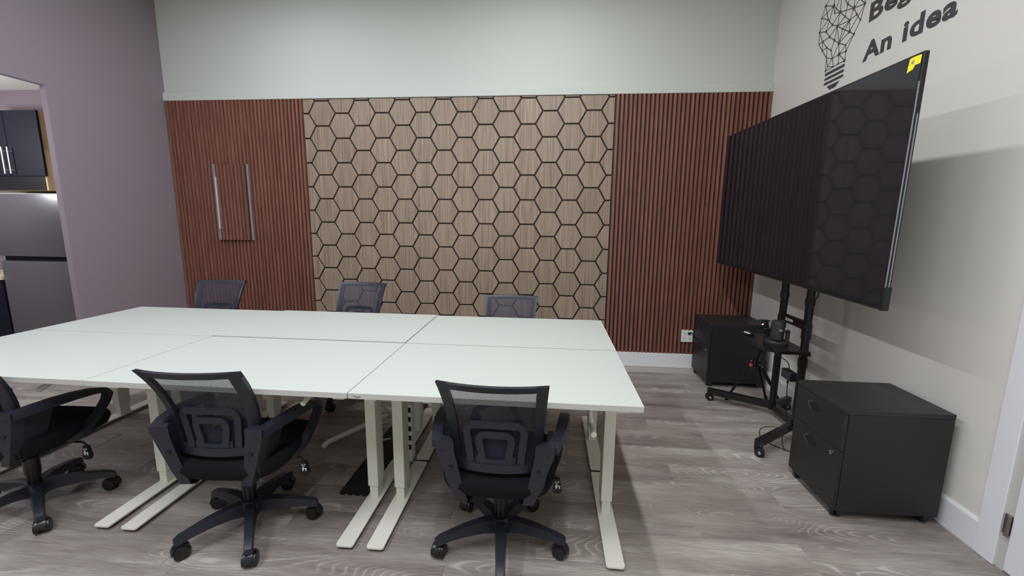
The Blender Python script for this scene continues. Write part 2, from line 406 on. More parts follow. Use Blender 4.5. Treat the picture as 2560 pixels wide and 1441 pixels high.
for ci in range(-1, 16):
    cx = -2.166+.2073*ci
    base = 2.5085 if ci % 2 == 0 else 2.389
    for k in range(-1, 12):
        cz = base+FF-FF*(k)
        poly = [(cx+R_*math.cos(math.radians(60*q)), cz+R_*math.sin(math.radians(60*q))) for q in range(6)]
        cp = clip(poly, hx0, hx1, BZ+.003, ZT-.003)
        if len(cp) < 3: continue
        ar = abs(sum(cp[i-1][0]*cp[i][1]-cp[i][0]*cp[i-1][1] for i in range(len(cp))))/2
        if ar < .0004: continue
        same = ar > .999*abs(sum(poly[i-1][0]*poly[i][1]-poly[i][0]*poly[i-1][1] for i in range(6)))/2
        if same: inst('hexagon_tile', full, hp, (cx-O.x, -random.uniform(0, .0012), cz-O.z))
        else: inst('hexagon_tile', hex_mesh([(p[0]-cx, p[1]-cz) for p in cp]), hp, (cx-O.x, 0, cz-O.z))

# ------------------------------------------------------------------ slatted panels
def slat_mesh(h, w=.0278, tw=.0210, d=.027):
    return MB().prism([(-w/2, -.004), (-tw/2, -d), (tw/2, -d), (w/2, -.004)], 0, h, 'z').mesh('slat', M['slat'])
sm_full = slat_mesh(ZT-BZ)
def slat_panel(label, x0, n, pitch, hole=None):
    c = x0+n*pitch/2
    t = thing('slatted_panel', label, 'wall panel', (c, 0, BZ), group=None)
    MB().box(x0-c, x0+n*pitch-c, -.004, -.0005, 0, ZT-BZ).build('backing', M['slat_back'], t)
    for i in range(n):
        x = x0+(i+.5)*pitch
        if hole and hole[0] < x < hole[1]:
            inst('slat', slat_mesh(hole[2]-BZ), t, (x-c, 0, 0)); inst('slat', slat_mesh(ZT-hole[3]), t, (x-c, 0, hole[3]-BZ))
        else: inst('slat', sm_full, t, (x-c, 0, 0))
    return t
PCH = .04022
slat_panel('reddish brown vertical slatted panel left of the hexagon tiles, with a hatch in it', XL+.006, 37, PCH, (-3.376, -2.989, 1.232, 2.016))
slat_panel('reddish brown vertical slatted panel right of the hexagon tiles, in the corner behind the television', .7265, 35, (XR-.7265)/35)
# hatch set in the left slats
ht = thing('access_hatch', 'small slatted hatch with grey metal side strips set in the left slatted panel', 'hatch', (-3.182, -.027, 1.232))
H0, H1 = -.194, .194
MB().box(H0, H1, -.012, 0, 0, .784).build('door_board', M['slat_back'], ht)
hs = MB().prism([(-.0136, -.012), (-.0108, -.026), (.0108, -.026), (.0136, -.012)], .002, .782, 'z').mesh('slat', M['slat'])
for k in range(8): inst('slat', hs, ht, (H0+.056+k*PCH, 0, 0))
e = MB().box(H0-.004, H0+.026, -.017, 0, 0, .784, .002).build('edge_strip', M['alu'], ht)
MB().box(H1-.018, H1+.003, -.017, 0, 0, .784, .002).build('edge_strip', M['alu'], ht)
tag(MB().box(H0+.024, H0+.034, -.034, -.010, .115, .655, .002).build('pull_strip', M['pale_strip'], ht), 'pale metal pull strip')

# outlet on the right slatted panel
ot = thing('wall_outlet', 'white four-socket wall outlet on the slatted panel beside the black cabinet', 'outlet', (1.5365, -.027, .278))
pl = MB().box(-.056, .056, -.012, 0, 0, .118, .003)
pl.build('cover_plate', M['wplastic'], ot)
for k in range(3): MB().box(-.052+k*.04, -.032+k*.04, -.011, .020, .116, .123, .002).build('spacer', M['wplastic'], ot)
for cx_ in (-.026, .026):
    for cz_ in (.034, .084):
        s_ = MB()
        s_.box(cx_-.010, cx_-.006, -.0135, -.012, cz_+.004, cz_+.013); s_.box(cx_+.006, cx_+.010, -.0135, -.012, cz_+.004, cz_+.013)
        s_.lathe([(.003, 0), (.003, .0015)], 8, T=Matrix.Translation((cx_, -.012, cz_-.008)) @ Matrix.Rotation(PI/2, 4, 'X'))
        tag(s_.build('socket', M['rubber'], ot), 'dark socket slots')

# ------------------------------------------------------------------ desks
DW, DD, DH = 1.2, .7162, .7657
TH = .0235
def make_desk(name, label, x0, y0, h, rz=0, crank=None, w=DW, d=DD, group='white crank desks pushed together'):
    """x0,y0 = front-left corner of the top"""
    t = thing(name, label, 'desk', (x0+w/2, y0+d/2, 0), rz, group)
    X0, X1, Y0, Y1 = -w/2, w/2, -d/2, d/2
    g = .0012
    g = .0017
    top = MB(); top.prism(rrect(X0+g, X1-g, Y0+g, Y1-g, .004, 2), h-TH, h-.001, 'z'); top.build('edge_band', M['desk_edge'], t)
    top = MB(); top.prism(rrect(X0+g+.0004, X1-g-.0004, Y0+g+.0004, Y1-g-.0004, .004, 2), h-.001, h, 'z'); top.build('tabletop', M['desk'], t)
    for s, cx in ((-1, X0+.0312+.0395), (1, X1-.0312-.0395)):
        ft = MB(); ft.prism(rrect(cx-.0395, cx+.0395, Y0+.0335, Y0+.7258-.0045, .012, 3), .018, .026, 'z')
        ft.box(cx-.030, cx+.030, Y0+.05, Y0+.69, .011, .018)
        fo = ft.build('foot', M['white_metal'], t)
        for yy in (Y0+.075, Y0+.665):
            MB().lathe([(.024, 0), (.024, .009), (.018, .011)], 14, T=Matrix.Translation((cx, yy, 0))).build('foot_pad', M['rubber'], fo)
        yc = Y0+.405
        co = MB().box(cx-.027, cx+.027, yc-.043, yc+.043, .095, h-TH-.03, .002).build('leg_column', M['white_metal'], t)
        MB().box(cx-.0215, cx+.0215, yc-.037, yc+.037, .026, .11, .001).build('inner_tube', M['white_metal'], co)
        MB().box(cx-.027, cx+.027, Y0+.06, Y1-.06, h-TH-.034, h-TH-.001, .003).build('crossbeam', M['white_metal'], t)
    rl_ = MB(); rl_.box(X0+.09, X1-.09, Y0+.36, Y0+.40, h-TH-.034, h-TH-.004, .002); rl_.box(X0+.09, X1-.09, Y0+.44, Y0+.48, h-TH-.034, h-TH-.004, .002)
    rl_.build('rail', M['white_metal'], t)
    if crank:
        cxk, zk, fold = crank
        k = MB()
        if fold:
            k.tube([(cxk, Y0+.30, h-.055), (cxk, Y0+.16, h-.055), (cxk, Y0+.09, h-.075)], .0075, 8)
            k.tube([(cxk, Y0+.13, h-.068), (cxk, Y0+.065, h-.088)], .0115, 12)
        else:
            k.tube([(cxk+.05, Y0+.34, h-.05), (cxk+.045, Y0+.24, h-.05), (cxk, Y0+.20, h-.075), (cxk-.012, Y0+.19, h-.12), (cxk-.005, Y0+.18, h-.17)], .0085, 8)
            k.tube([(cxk-.005, Y0+.19, h-.175), (cxk-.003, Y0+.10, h-.178)], .0125, 12)
        k.build('crank_handle', M['white_metal'], t)
    return t
Xr, Yf = .5224, -2.7063
d1 = make_desk('desk', 'front right white desk, nearest the television, with a scuffed front edge', Xr-DW, Yf, DH, crank=(.425, 0, False))
d2 = make_desk('desk', 'front middle white desk, between the scuffed desk and the desk at left edge', Xr-2*DW, Yf-.001, DH, crank=(.365, 0, True))
d3 = make_desk('desk', 'front left white desk, cut off by the left edge of the picture', Xr-3*DW, Yf+.002, DH, crank=(.28, 0, True))
d4 = make_desk('desk', 'back right white desk, its corner nearest the black cabinet in the corner', Xr-DW, Yf+DD, DH+.002)
d5 = make_desk('desk', 'back middle white desk, standing a little higher than its neighbours', Xr-2*DW, Yf+DD+.001, DH+.006)
d6 = make_desk('desk', 'back left white desk, nearest the kitchen opening', Xr-3*DW, Yf+DD, DH+.001)
# scuff on the front edge of the right desk
sc = MB()
yy = -DD/2-.0002
pts = [(-.57, .757), (-.566, .754), (-.561, .751), (-.556, .750), (-.551, .752), (-.546, .753), (-.544, .752)]
sc.tube([(x, yy, z) for x, z in pts], .0011, 6); sc.tube([(-.578, yy, .757), (-.5765, yy, .756)], .0014, 6)
tag(sc.build('scuff_mark', M['ink'], d1), 'dark scuff on the front edge')

# ------------------------------------------------------------------ office chairs
def bs(u, z):
    """centre surface of the backrest: u -1..1, z height -> x, y"""
    t = max(0, min(1, (z-.47)/.42))
    hw = .178+.032*t
    e = max(0, (z-.55)/.335)
    y = -.150-.130*e*e-.034*(1-u*u)
    return u*hw, y
def sheet(mb, us, zf, thick, n_z=14):
    """curved slab between u range and z range functions"""
    nu = len(us)
    fr = []; bk = []
    for j in range(n_z+1):
        for u in us:
            z0, z1 = zf(u); z = z0+(z1-z0)*j/n_z
            x, y = bs(u, z); fr.append((x, y+thick/2, z)); bk.append((x, y-thick/2, z))
    n = len(fr); fs = []
    for j in range(n_z):
        for i in range(nu-1):
            a = j*nu+i; fs.append((a, a+1, a+nu+1, a+nu)); fs.append((n+a, n+a+nu, n+a+nu+1, n+a+1))
    for j in range(n_z):
        a = j*nu; fs.append((a, a+nu, n+a+nu, n+a)); a = j*nu+nu-1; fs.append((a, n+a, n+a+nu, a+nu))
    for i in range(nu-1):
        fs.append((i, n+i, n+i+1, i+1)); a = n_z*nu+i; fs.append((a, a+1, n+a+1, n+a))
    mb.add(fr+bk, fs, True)
def lin_(a, b2, n): return [a+(b2-a)*k/(n-1) for k in range(n)]
def path_uz(pts, dy=-.004):
    out = []
    for u, z in pts:
        x, y = bs(u, z); out.append((x, y+dy, z))
    return out
def make_chair(label, loc, rz, phase, lift=0):
    t = thing('office_chair', label, 'chair', loc, rz, 'black mesh-back office chairs around the desks')
    f = MB()
    ZB, ZTP = .474, .888
    sheet(f, lin_(-1, -.79, 4), lambda u: (ZB+.01, ZTP), .020, 18)
    sheet(f, lin_(.79, 1, 4), lambda u: (ZB+.01, ZTP), .020, 18)
    sheet(f, lin_(-1, 1, 15), lambda u: (.858, ZTP), .020, 2)
    sheet(f, lin_(-1, 1, 15), lambda u: (ZB, ZB+.036+.045*max(0, abs(u)-.72)**1.0/.28), .022, 2)
    fo = f.build('back_frame', M['plastic'], t)
    # lumbar support: a wide arch with a smaller arch inside, standing on the lower bar
    lb = MB()
    def arch(u0, z1, r, wdt, ub):
        pts = [(-ub, ZB+.03), (-ub-.01, ZB+.08), (-u0, z1-r*1.2)]
        for k in range(7):
            a = PI-PI/2*k/6; pts.append((-u0+.16*r/.04+.16*r/.04*math.cos(a), z1-r+r*math.sin(a)))
        pts += [(-p[0], p[1]) for p in pts[::-1]]
        lb.tube(path_uz(pts, -.002), 1, 8, flat=(wdt, .006), refup=None, closed=False) if False else None
        P = path_uz(pts, -.002)
        # flat ribbon with width in the backrest surface
        n = len(P); vs = []; fs = []
        for i in range(n):
            a = Vector(P[max(i-1, 0)]); b_ = Vector(P[min(i+1, n-1)]); tg = (b_-a).normalized()
            nr = Vector((0, 1, 0)); sd = tg.cross(nr).normalized()*wdt
            for sgn, dy in ((1, -.006), (-1, -.006), (-1, .006), (1, .006)):
                q = Vector(P[i])+sd*sgn; vs.append((q.x, q.y+dy, q.z))
        for i in range(n-1):
            for k in range(4): fs.append((i*4+k, i*4+(k+1) % 4, (i+1)*4+(k+1) % 4, (i+1)*4+k))
        lb.add(vs, fs, False)
    arch(.60, .684, .040, .0145, .56)
    arch(.34, .640, .032, .0145, .29)
    # filled foot between the inner arch legs
    sheet(lb, lin_(-.44, .44, 7), lambda u: (ZB+.028, ZB+.066-.014*math.cos(u*4)), .012, 2)
    lb.build('lumbar_support', M['plastic'], t)
    me = MB(); us = lin_(-.93, .93, 13); vs = []; fs = []
    NZ = 16
    for j in range(NZ+1):
        for u in us:
            z = .500+(.876-.500)*j/NZ; x, y = bs(u, z); vs.append((x, y+.011, z))
    for j in range(NZ):
        for i in range(12): a = j*13+i; fs.append((a, a+1, a+14, a+13))
    me.add(vs, fs, True); me.build('mesh_back', M['mesh'], t)
    # seat
    s_ = MB(); SZ = .405
    prof = []
    nn = 28
    def ring(sc_, z, sh=0):
        o_ = []
        for k in range(nn):
            a = 2*PI*k/nn; c, s2 = math.cos(a), math.sin(a)
            x = .243*sc_*(abs(c)**.5)*(1 if c > 0 else -1); y = .03+.245*sc_*(abs(s2)**.55)*(1 if s2 > 0 else -1)
            dz = -.022*max(0, (y-.14)/.13)**2
            o_.append((x, y, z+dz))
        return o_
    rings = [ring(.80, SZ-.045), ring(.95, SZ-.035), ring(1.0, SZ-.005), ring(1.0, SZ+.018), ring(.95, SZ+.038), ring(.8, SZ+.047), ring(.4, SZ+.043), ring(.05, SZ+.040)]
    vs = [p for r in rings for p in r]; fs = []
    for j in range(len(rings)-1):
        for k in range(nn): fs.append((j*nn+k, j*nn+(k+1) % nn, (j+1)*nn+(k+1) % nn, (j+1)*nn+k))
    fs.append(tuple(range(nn))); fs.append(tuple((len(rings)-1)*nn+k for k in range(nn)))
    s_.add(vs, fs, True); s_.build('seat', M['fabric'], t)
    # armrests with the rear bracket that carries the back
    for sg in (-1, 1):
        a = MB()
        def P3(x, y, z): return (sg*x, y, z)
        # rear bracket: a wide plate from under the seat up to the arm
        secs = [(.112, -.130, .350, .030), (.124, -.172, .338, .034), (.133, -.188, .345, .038), (.156, -.196, .415, .040), (.178, -.204, .50, .042), (.196, -.210, .57, .044), (.200, -.212, .618, .040)]
        vs = []
        for (x, y, z, hw_) in secs:
            wk = .72+.55*min(1, (z-.34)/.26)
            for dx, dy in ((-.030*wk, -.008), (.030*wk, -.012), (.036*wk, .034), (-.010*wk, .026)):
                vs.append(P3(x+dx, y+dy, z))
        fs = []
        for i in range(len(secs)-1):
            for k in range(4): fs.append((i*4+k, i*4+(k+1) % 4, (i+1)*4+(k+1) % 4, (i+1)*4+k))
        fs += [(0, 1, 2, 3), tuple(len(vs)-4+k for k in range(4))]
        a.add(vs, fs, True)
        # arm loop
        lp = [(.225, -.212, .600), (.246, -.15, .607), (.262, -.07, .608), (.272, .01, .604), (.278, .09, .594), (.280, .143, .577), (.280, .163, .552), (.276, .150, .517), (.262, .112, .455), (.246, .062, .402), (.225, .0, .374), (.17, -.06, .358), (.11, -.11, .350)]
        wd = [.024, .024, .026, .027, .027, .025, .022, .020, .019, .019, .019, .018, .016]
        tk = [.016, .018, .018, .016, .014, .013, .013, .013, .014, .016, .014, .010, .010]
        vs = []; n = len(lp)
        for i, p in enumerate(lp):
            q0 = Vector(lp[max(0, i-1)]); q1 = Vector(lp[min(n-1, i+1)]); tg = (q1-q0).normalized()
            sd = Vector((1, 0, 0)); sd = (sd-tg*sd.dot(tg)).normalized(); nr = tg.cross(sd).normalized()
            th = tk[i]
            for A, B in ((1, 1), (1, -1), (-1, -1), (-1, 1)):
                q = Vector(p)+sd*wd[i]*A*(1 if B > 0 else .85)+nr*th*B; vs.append(P3(*q))
        fs = []
        for i in range(n-1):
            for k in range(4): fs.append((i*4+k, i*4+(k+1) % 4, (i+1)*4+(k+1) % 4, (i+1)*4+k))
        fs += [(0, 1, 2, 3), tuple(len(vs)-4+k for k in range(4))]
        a.add(vs, fs, True)
        # side skirt plate between loop and bracket (lower web)
        a.prism([(-.205, .44), (-.212, .60), (-.04, .590), (-.06, .50), (-.07, .43), (.0, .385), (-.08, .362), (-.17, .362)], sg*.160, sg*.180, 'x', T=Matrix(((1, 0, sg*.20, -sg*.072+sg*.002), (0, 1, 0, 0), (0, 0, 1, 0), (0, 0, 0, 1))))
        ao = a.build('armrest', M['plastic'], t)
        for z, xx in ((.500, .176), (.578, .212)): MB().lathe([(.009, 0), (.008, .004), (.003, .006)], 10, T=Matrix.Translation((sg*xx, -.217, z)) @ Matrix.Rotation(PI/2, 4, 'X')).build('bolt', M['plastic_dk'], ao)
    # mechanism, lever with tag, gas lift
    mc = MB(); mc.box(-.14, .14, -.12, .13, .348, .364, .003); mc.box(-.06, .06, -.09, .10, .318, .35, .006)
    mc.tube([(0, .06, .325), (0, .12, .32)], .028, 14); mc.build('tilt_mechanism', M['plastic_dk'], t)
    lv = MB(); lv.tube([(.05, .03, .338), (.16, .04, .338), (.236, .045, .338), (.249, .045, .325), (.252, .045, .31)], .0055, 8)
    lo = lv.build('lever', M['plastic_dk'], t)
    kn = MB(); kn.prism([(.240, .318), (.263, .318), (.274, .262), (.267, .246), (.238, .246), (.232, .262)], .035, .053, 'y')
    ko = kn.build('lever_tag', M['plastic_dk'], lo)
    # white chair and arrow symbols on the tag
    sy = MB()
    for (x0, x1, z0, z1) in ((0.2420, 0.2500, .300, .3015), (0.2420, 0.2500, .303, .3045), (0.2540, 0.2620, .302, .3035), (0.2540, 0.2620, .305, .3065)):
        sy.box(x0, x1, .0338, .035, z0, z1)
    sy.prism([(0.2460, .297), (0.2560, .296), (0.2500, .290)], .0338, .035, 'y')
    sy.prism([(0.2440, .288), (0.2520, .290), (0.2540, .284), (0.2500, .270), (0.2460, .270)], .0338, .035, 'y')
    sy.prism([(0.2540, .286), (0.2670, .286), (0.2670, .282), (0.2540, .282)], .0338, .035, 'y')
    sy.prism([(0.2600, .282), (0.2640, .282), (0.2660, .272), (0.2600, .272)], .0338, .035, 'y')
    tag(sy.build('symbols', M['whitep'], lo), 'white chair and arrow symbols')
    g = MB(); g.tube([(0, 0, .20), (0, 0, .352+max(0, lift))], .0135, 14); g.build('gas_lift', M['chrome'], t)
    g = MB(); g.lathe([(.026, .125), (.027, .18), (.031, .195), (.031, .276), (.024, .284)], 18); g.build('column_cover', M['plastic_dk'], t)
    # star base
    b_ = MB(); b_.lathe([(.034, .062), (.044, .085), (.047, .132), (.036, .142)], 18)
    b_.build('base_hub', M['plastic'], t)
    lm = MB()
    secs = [(.025, .106, .027, .031), (.09, .114, .025, .026), (.17, .110, .022, .021), (.24, .099, .019, .017), (.283, .088, .019, .016), (.300, .080, .015, .013)]
    vs = []; fs = []
    for (r, z, hw_, hh) in secs:
        for A, B in ((-1, -1), (1, -1), (.75, 1), (-.75, 1)): vs.append((r, hw_*A, z+hh*B))
    for i in range(len(secs)-1):
        for k in range(4): fs.append((i*4+k, i*4+(k+1) % 4, (i+1)*4+(k+1) % 4, (i+1)*4+k))
    fs += [(0, 1, 2, 3), tuple(len(vs)-4+k for k in range(4))]
    lm.add(vs, fs, True); lmesh = lm.mesh('base_leg', M['plastic'])
    cm = MB()
    for sg in (-1, 1):
        T = Matrix.Translation((-.012, sg*.0175, .031)) @ Matrix.Rotation(PI/2, 4, 'X')
        cm.lathe([(.022, -.0115), (.0295, -.009), (.031, 0), (.0295, .009), (.022, .0115)], 18, T=T)
    cm.box(-.014, .014, -.008, .008, .018, .06, .002)
    hd = [(.0365*math.cos(a)-.012, .031+.038*math.sin(a)) for a in [PI*k/8 for k in range(9)]]
    cm.prism(hd, -.018, .018, 'y'); cm.tube([(0, 0, .055), (0, 0, .080)], .009, 8)
    cmesh = cm.mesh('caster', M['plastic_dk'])
    for k in range(5):
        an = math.radians(phase+72*k)-rz
        l_ = inst('base_leg', lmesh, t, (0, 0, 0), an)
        inst('caster', cmesh, l_, (.29, 0, 0), random.Random(k*7+int(phase)).uniform(-1.3, 1.3))
    return t
UPPER = ('back_frame', 'lumbar_support', 'mesh_back', 'seat', 'armrest', 'tilt_mechanism', 'lever')
c0 = make_chair('mesh-back black office chair at front right desk, nearest the black drawer cabinet', (-.0535, -2.553, 0), math.radians(-1), 60, .05)
def chair(loc, rz, label, phase, lift=0):
    r = dup(c0, loc, rz, label, lift, UPPER)
    legs = [c for c in kids(r) if c.name.startswith('base_leg')]
    for k, l_ in enumerate(legs): l_.rotation_euler = (0, 0, math.radians(phase+72*k)-rz)
    return r
bpy.context.view_layer.update()
chair((-1.265, -2.560, 0), math.radians(3.0), 'mesh-back black office chair at front middle desk, turned slightly left', 16)
chair((-2.44, -2.545, 0), math.radians(3), 'black office chair at front left desk, half cut off by the picture edge', 37)
chair((-2.74, -1.075, 0), math.radians(184), 'black office chair behind the back left desk, in front of the slatted panel', 20, .028)
chair((-1.475, -1.075, 0), math.radians(177), 'black office chair behind the back middle desk, in front of the left hexagon tiles', 45, .036)
chair((-.165, -1.20, 0), math.radians(178.5), 'black office chair behind the back right desk, lowest of the three along the wall', 5, -.02)

# ------------------------------------------------------------------ television and rolling stand
XT = 1.68
tv = thing('television', 'large black flat television on rolling stand, yellow sticker in its corner', 'television', (XT, -1.243, 1.655))
tv.rotation_euler = (math.radians(.75), 0, 0)
TW, THH = 1.985, 1.105
# body faces -x ; local y along width, z height
MB().box(0, .022, -TW/2, TW/2, -THH/2, THH/2, .003).build('panel_housing', M['bezel'], tv)
b_ = MB(); b_.box(.022, .075, -.62, .62, -.47, .15, .02); b_.build('rear_housing', M['plastic_dk'], tv)
MB().box(-.0015, 0, -TW/2+.009, TW/2-.009, -THH/2+.016, THH/2-.009).build('screen', M['screen'], tv)
MB().box(-.006, .028, -TW/2-.002, -TW/2+.022, -THH/2-.012, -THH/2+.10, .004).build('corner_guard', M['bezel'], tv)
MB().box(-.004, .026, -TW/2+.02, TW/2-.02, -THH/2-.010, -THH/2+.001, .002).build('lower_bezel', M['bezel'], tv)
tag(MB().box(-.0022, .001, -TW/2+.001, -TW/2+.006, -THH/2+.10, THH/2-.12).build('edge_film', M['alu'], tv), 'loose pale film edge on the right bezel')
tag(MB().box(.008, .013, -TW/2-.002, -TW/2, -THH/2+.10, THH/2-.25).build('edge_film', M['alu'], tv), 'loose pale film edge on the right bezel')
for z in (.20, -.30): tag(MB().box(.004, .02, TW/2, TW/2+.018, z, z+.02, .003).build('clip', M['chrome'], tv), 'small chrome clip on left edge')
st = MB(); st.prism([(-TW/2+.010, THH/2-.012), (-TW/2+.045, THH/2-.010), (-TW/2+.070, THH/2-.012), (-TW/2+.078, THH/2-.068), (-TW/2+.046, THH/2-.060), (-TW/2+.040, THH/2-.046), (-TW/2+.012, THH/2-.046)], -.0022, -.0015, 'x')
so = tag(st.build('sticker', M['yellow'], tv), 'yellow corner sticker')
MB().prism([(-TW/2+.045, THH/2-.022), (-TW/2+.062, THH/2-.026), (-TW/2+.058, THH/2-.038), (-TW/2+.046, THH/2-.038)], -.0026, -.0022, 'x').build('sticker_print', M['greyp'], so)

PX, PY0, PY1 = 1.885, -1.035, -1.345
sd = thing('television_stand', 'black steel rolling stand with shelf carrying the television', 'stand', (PX, -1.19, 0))
def L(p): return (p[0]-PX, p[1]+1.19, p[2])
for py in (PY0, PY1):
    p = MB(); p.tube([L((PX, py, .055)), L((PX, py, 1.95))], 1, 12, flat=(.024, .027), refup=(1, 0, 0))
    po = p.build('post', M['stand'], sd)
    for z0, z1 in ((.05, .10), (.50, .56), (.70, .80), (.93, .97)):
        MB().tube([L((PX, py, z0)), L((PX, py, z1))], 1, 12, flat=(.029, .032), refup=(1, 0, 0)).build('collar', M['stand'], po)
    MB().box(-.075, -.02, py+1.19-.03, py+1.19+.03, 1.35, 1.95, .003).build('mount_arm', M['stand'], sd)
cbm = MB(); cbm.box(-.012, .012, PY1+1.19, PY0+1.19, .755, .815, .003); cbo = cbm.build('crossbar', M['stand'], sd)
MB().box(-.10, -.05, -.33, .33, 1.50, 1.56, .003).build('mount_rail', M['stand'], sd)
MB().box(-.10, -.05, -.33, .33, 1.74, 1.80, .003).build('mount_rail', M['stand'], sd)
MB().box(-.022, .022, PY1+1.19, PY0+1.19, .055, .105, .003).build('base_bar', M['stand'], sd)
FE = {(PY0, 1): (1.485, -.800), (PY1, 1): (1.487, -1.655), (PY0, -1): (2.075, -.915), (PY1, -1): (2.075, -1.47)}
cas = MB()
for sg in (-1, 1): cas.lathe([(.018, -.008), (.024, -.005), (.024, .005), (.018, .008)], 14, T=Matrix.Translation((0, sg*.012, .024)) @ Matrix.Rotation(PI/2, 4, 'X'))
cas.box(-.02, .014, -.006, .006, .02, .046, .002); cas.prism([(-.026, .040), (.012, .052), (.016, .046), (-.02, .03)], -.016, .016, 'y')
cas_m = cas.mesh('caster', M['plastic_dk'])
hub = MB()
for sg in (-1, 1): hub.lathe([(.009, 0), (.007, .003)], 10, T=Matrix.Translation((0, sg*(.0205), .024)) @ Matrix.Rotation(PI/2*(1 if sg < 0 else -1), 4, 'X'))
hub.tube([(0, 0, .05), (0, 0, .062)], .007, 8)
hub_m = hub.mesh('caster_cap', M['chrome'])
for (py, s), (ex, ey) in FE.items():
    f = MB(); f.tube([L((PX, py, .082)), L((ex, ey, .082))], 1, 4, flat=(.026, .016), refup=(0, 0, 1))
    fo = f.build('foot_bar', M['stand'], sd)
    q = L((ex+.02*s, ey, 0)); k_ = inst('caster', cas_m, fo, q, random.uniform(-.6, .6)); 
    kk = inst('caster_cap', hub_m, fo, q, k_.rotation_euler[2]); k_.scale = kk.scale = (1.2, 1.2, 1.2)
# shelf
sh = MB(); 
pts = [(1.86, -1.40), (1.64, -1.40), (1.60, -1.36), (1.60, -1.02), (1.64, -.985), (1.86, -.985)]
pts = [(1.875, -1.43), (1.70, -1.43), (1.615, -1.36), (1.60, -1.20), (1.615, -1.04), (1.67, -.98), (1.875, -.98)]
SHZ = .632
sh.prism([(a-PX, c+1.19) for a, c in pts], SHZ-.022, SHZ, 'z'); sh.build('shelf', M['stand'], sd)
MB().box(-.03, .03, PY1+1.19-.03, PY0+1.19+.03, SHZ-.05, SHZ-.022, .003).build('shelf_bracket', M['stand'], sd)
# lettering on the crossbar
def text_mesh(name, s, mat, target_w, target_h, bold, M4, parent=None, depth=.0008, label=None):
    cu = bpy.data.curves.new('lettering', 'FONT'); cu.body = s; cu.offset = bold; cu.extrude = .01; cu.resolution_u = 4
    cu.space_character = 1.10
    o = bpy.data.objects.new('tmp', cu); COL.objects.link(o); bpy.context.view_layer.update()
    me = bpy.data.meshes.new_from_object(o.evaluated_get(bpy.context.evaluated_depsgraph_get()))
    bpy.data.objects.remove(o)
    xs = [v.co.x for v in me.vertices]; ys = [v.co.y for v in me.vertices]
    sx = target_w/(max(xs)-min(xs)); sy = target_h/.73
    x0 = min(xs)
    for v in me.vertices:
        v.co = M4 @ Vector(((v.co.x-x0)*sx, v.co.y*sy, (v.co.z+.01)/.02*depth))
    me.materials.clear(); me.materials.append(mat); me.name = name
    bm = bmesh.new(); bm.from_mesh(me); bmesh.ops.remove_doubles(bm, verts=bm.verts[:], dist=1e-6)
    seen = set(); comps = []
    Mi = M4.inverted()
    for v in bm.verts:
        if v in seen: continue
        st_ = [v]; seen.add(v); cp_ = []
        while st_:
            q_ = st_.pop(); cp_.append(q_)
            for e_ in q_.link_edges:
                w_ = e_.other_vert(q_)
                if w_ not in seen: seen.add(w_); st_.append(w_)
        xs_ = [(Mi @ p_.co).x for p_ in cp_]; comps.append([min(xs_), max(xs_), cp_])
    comps.sort(key=lambda c_: c_[0]); merged = []
    for c_ in comps:
        if merged and min(c_[1], merged[-1][1])-max(c_[0], merged[-1][0]) > .6*min(c_[1]-c_[0], merged[-1][1]-merged[-1][0]):
            merged[-1][1] = max(merged[-1][1], c_[1]); merged[-1][2] += c_[2]
        else: merged.append(c_)
    for c_ in merged:
        ids = {v_: i_ for i_, v_ in enumerate(c_[2])}
        fs_ = [tuple(ids[v_] for v_ in f_.verts) for f_ in bm.faces if f_.verts[0] in ids]
        m2 = bpy.data.meshes.new(name); m2.from_pydata([tuple(v_.co) for v_ in c_[2]], [], fs_); m2.materials.append(mat)
        ob = bpy.data.objects.new(name, m2); COL.objects.link(ob)
        if parent: ob.parent = parent
        tag(ob, label)
    bm.free()
def onwall(x, y, z):     # text frame on a surface facing -x: reading direction -y
    return Matrix(((0, 0, -1, x), (-1, 0, 0, y), (0, 1, 0, z), (0, 0, 0, 1)))
text_mesh('letter', 'ECOTIMY', M['whitep'], .095, .020, .02, onwall(-.012, 1.19-1.105, .775), cbo, label='white capital letter')

# things on the shelf
cm_ = thing('conference_camera', 'black cylinder-headed conference camera on round base on the television stand shelf', 'camera', (1.73, -1.285, SHZ))
MB().lathe([(.070, 0), (.074, .006), (.074, .030), (.068, .036), (.03, .038)], 28).build('base', M['cam_body'], cm_)
MB().lathe([(.036, .040), (.042, .044), (.0425, .160), (.040, .170), (.034, .174)], 28).build('camera_head', M['cam_body'], cm_)
y_ = MB(); y_.box(.035, .055, -.058, -.030, .030, .118, .004); y_.box(.0, .055, -.058, -.040, .105, .122, .004); y_.build('yoke', M['cam_body'], cm_)
tag(MB().box(-.014, .0, -.0605, -.044, .110, .1235, .001).build('yoke_cap', M['alu'], cm_), 'grey cap on the yoke')
rm = thing('remote_control', 'small black remote with white buttons lying on the left end of stand shelf', 'remote', (1.655, -1.015, SHZ), .3)
MB().box(-.022, .022, -.05, .05, 0, .014, .003).build('body', M['plastic_dk'], rm)
for k in range(3): MB().lathe([(.0105, .014), (.0105, .0165), (.008, .0175)], 12, T=Matrix.Translation((-.004, .016-k*.019, 0))).build('button', M['whitep'], rm)
ph = thing('flat_box', 'flat black streaming box at right end of stand shelf with a cable hanging off', 'device', (1.70, -1.405, SHZ), -.1)
MB().box(-.05, .05, -.045, .045, 0, .012, .003).build('body', M['plastic_dk'], ph)
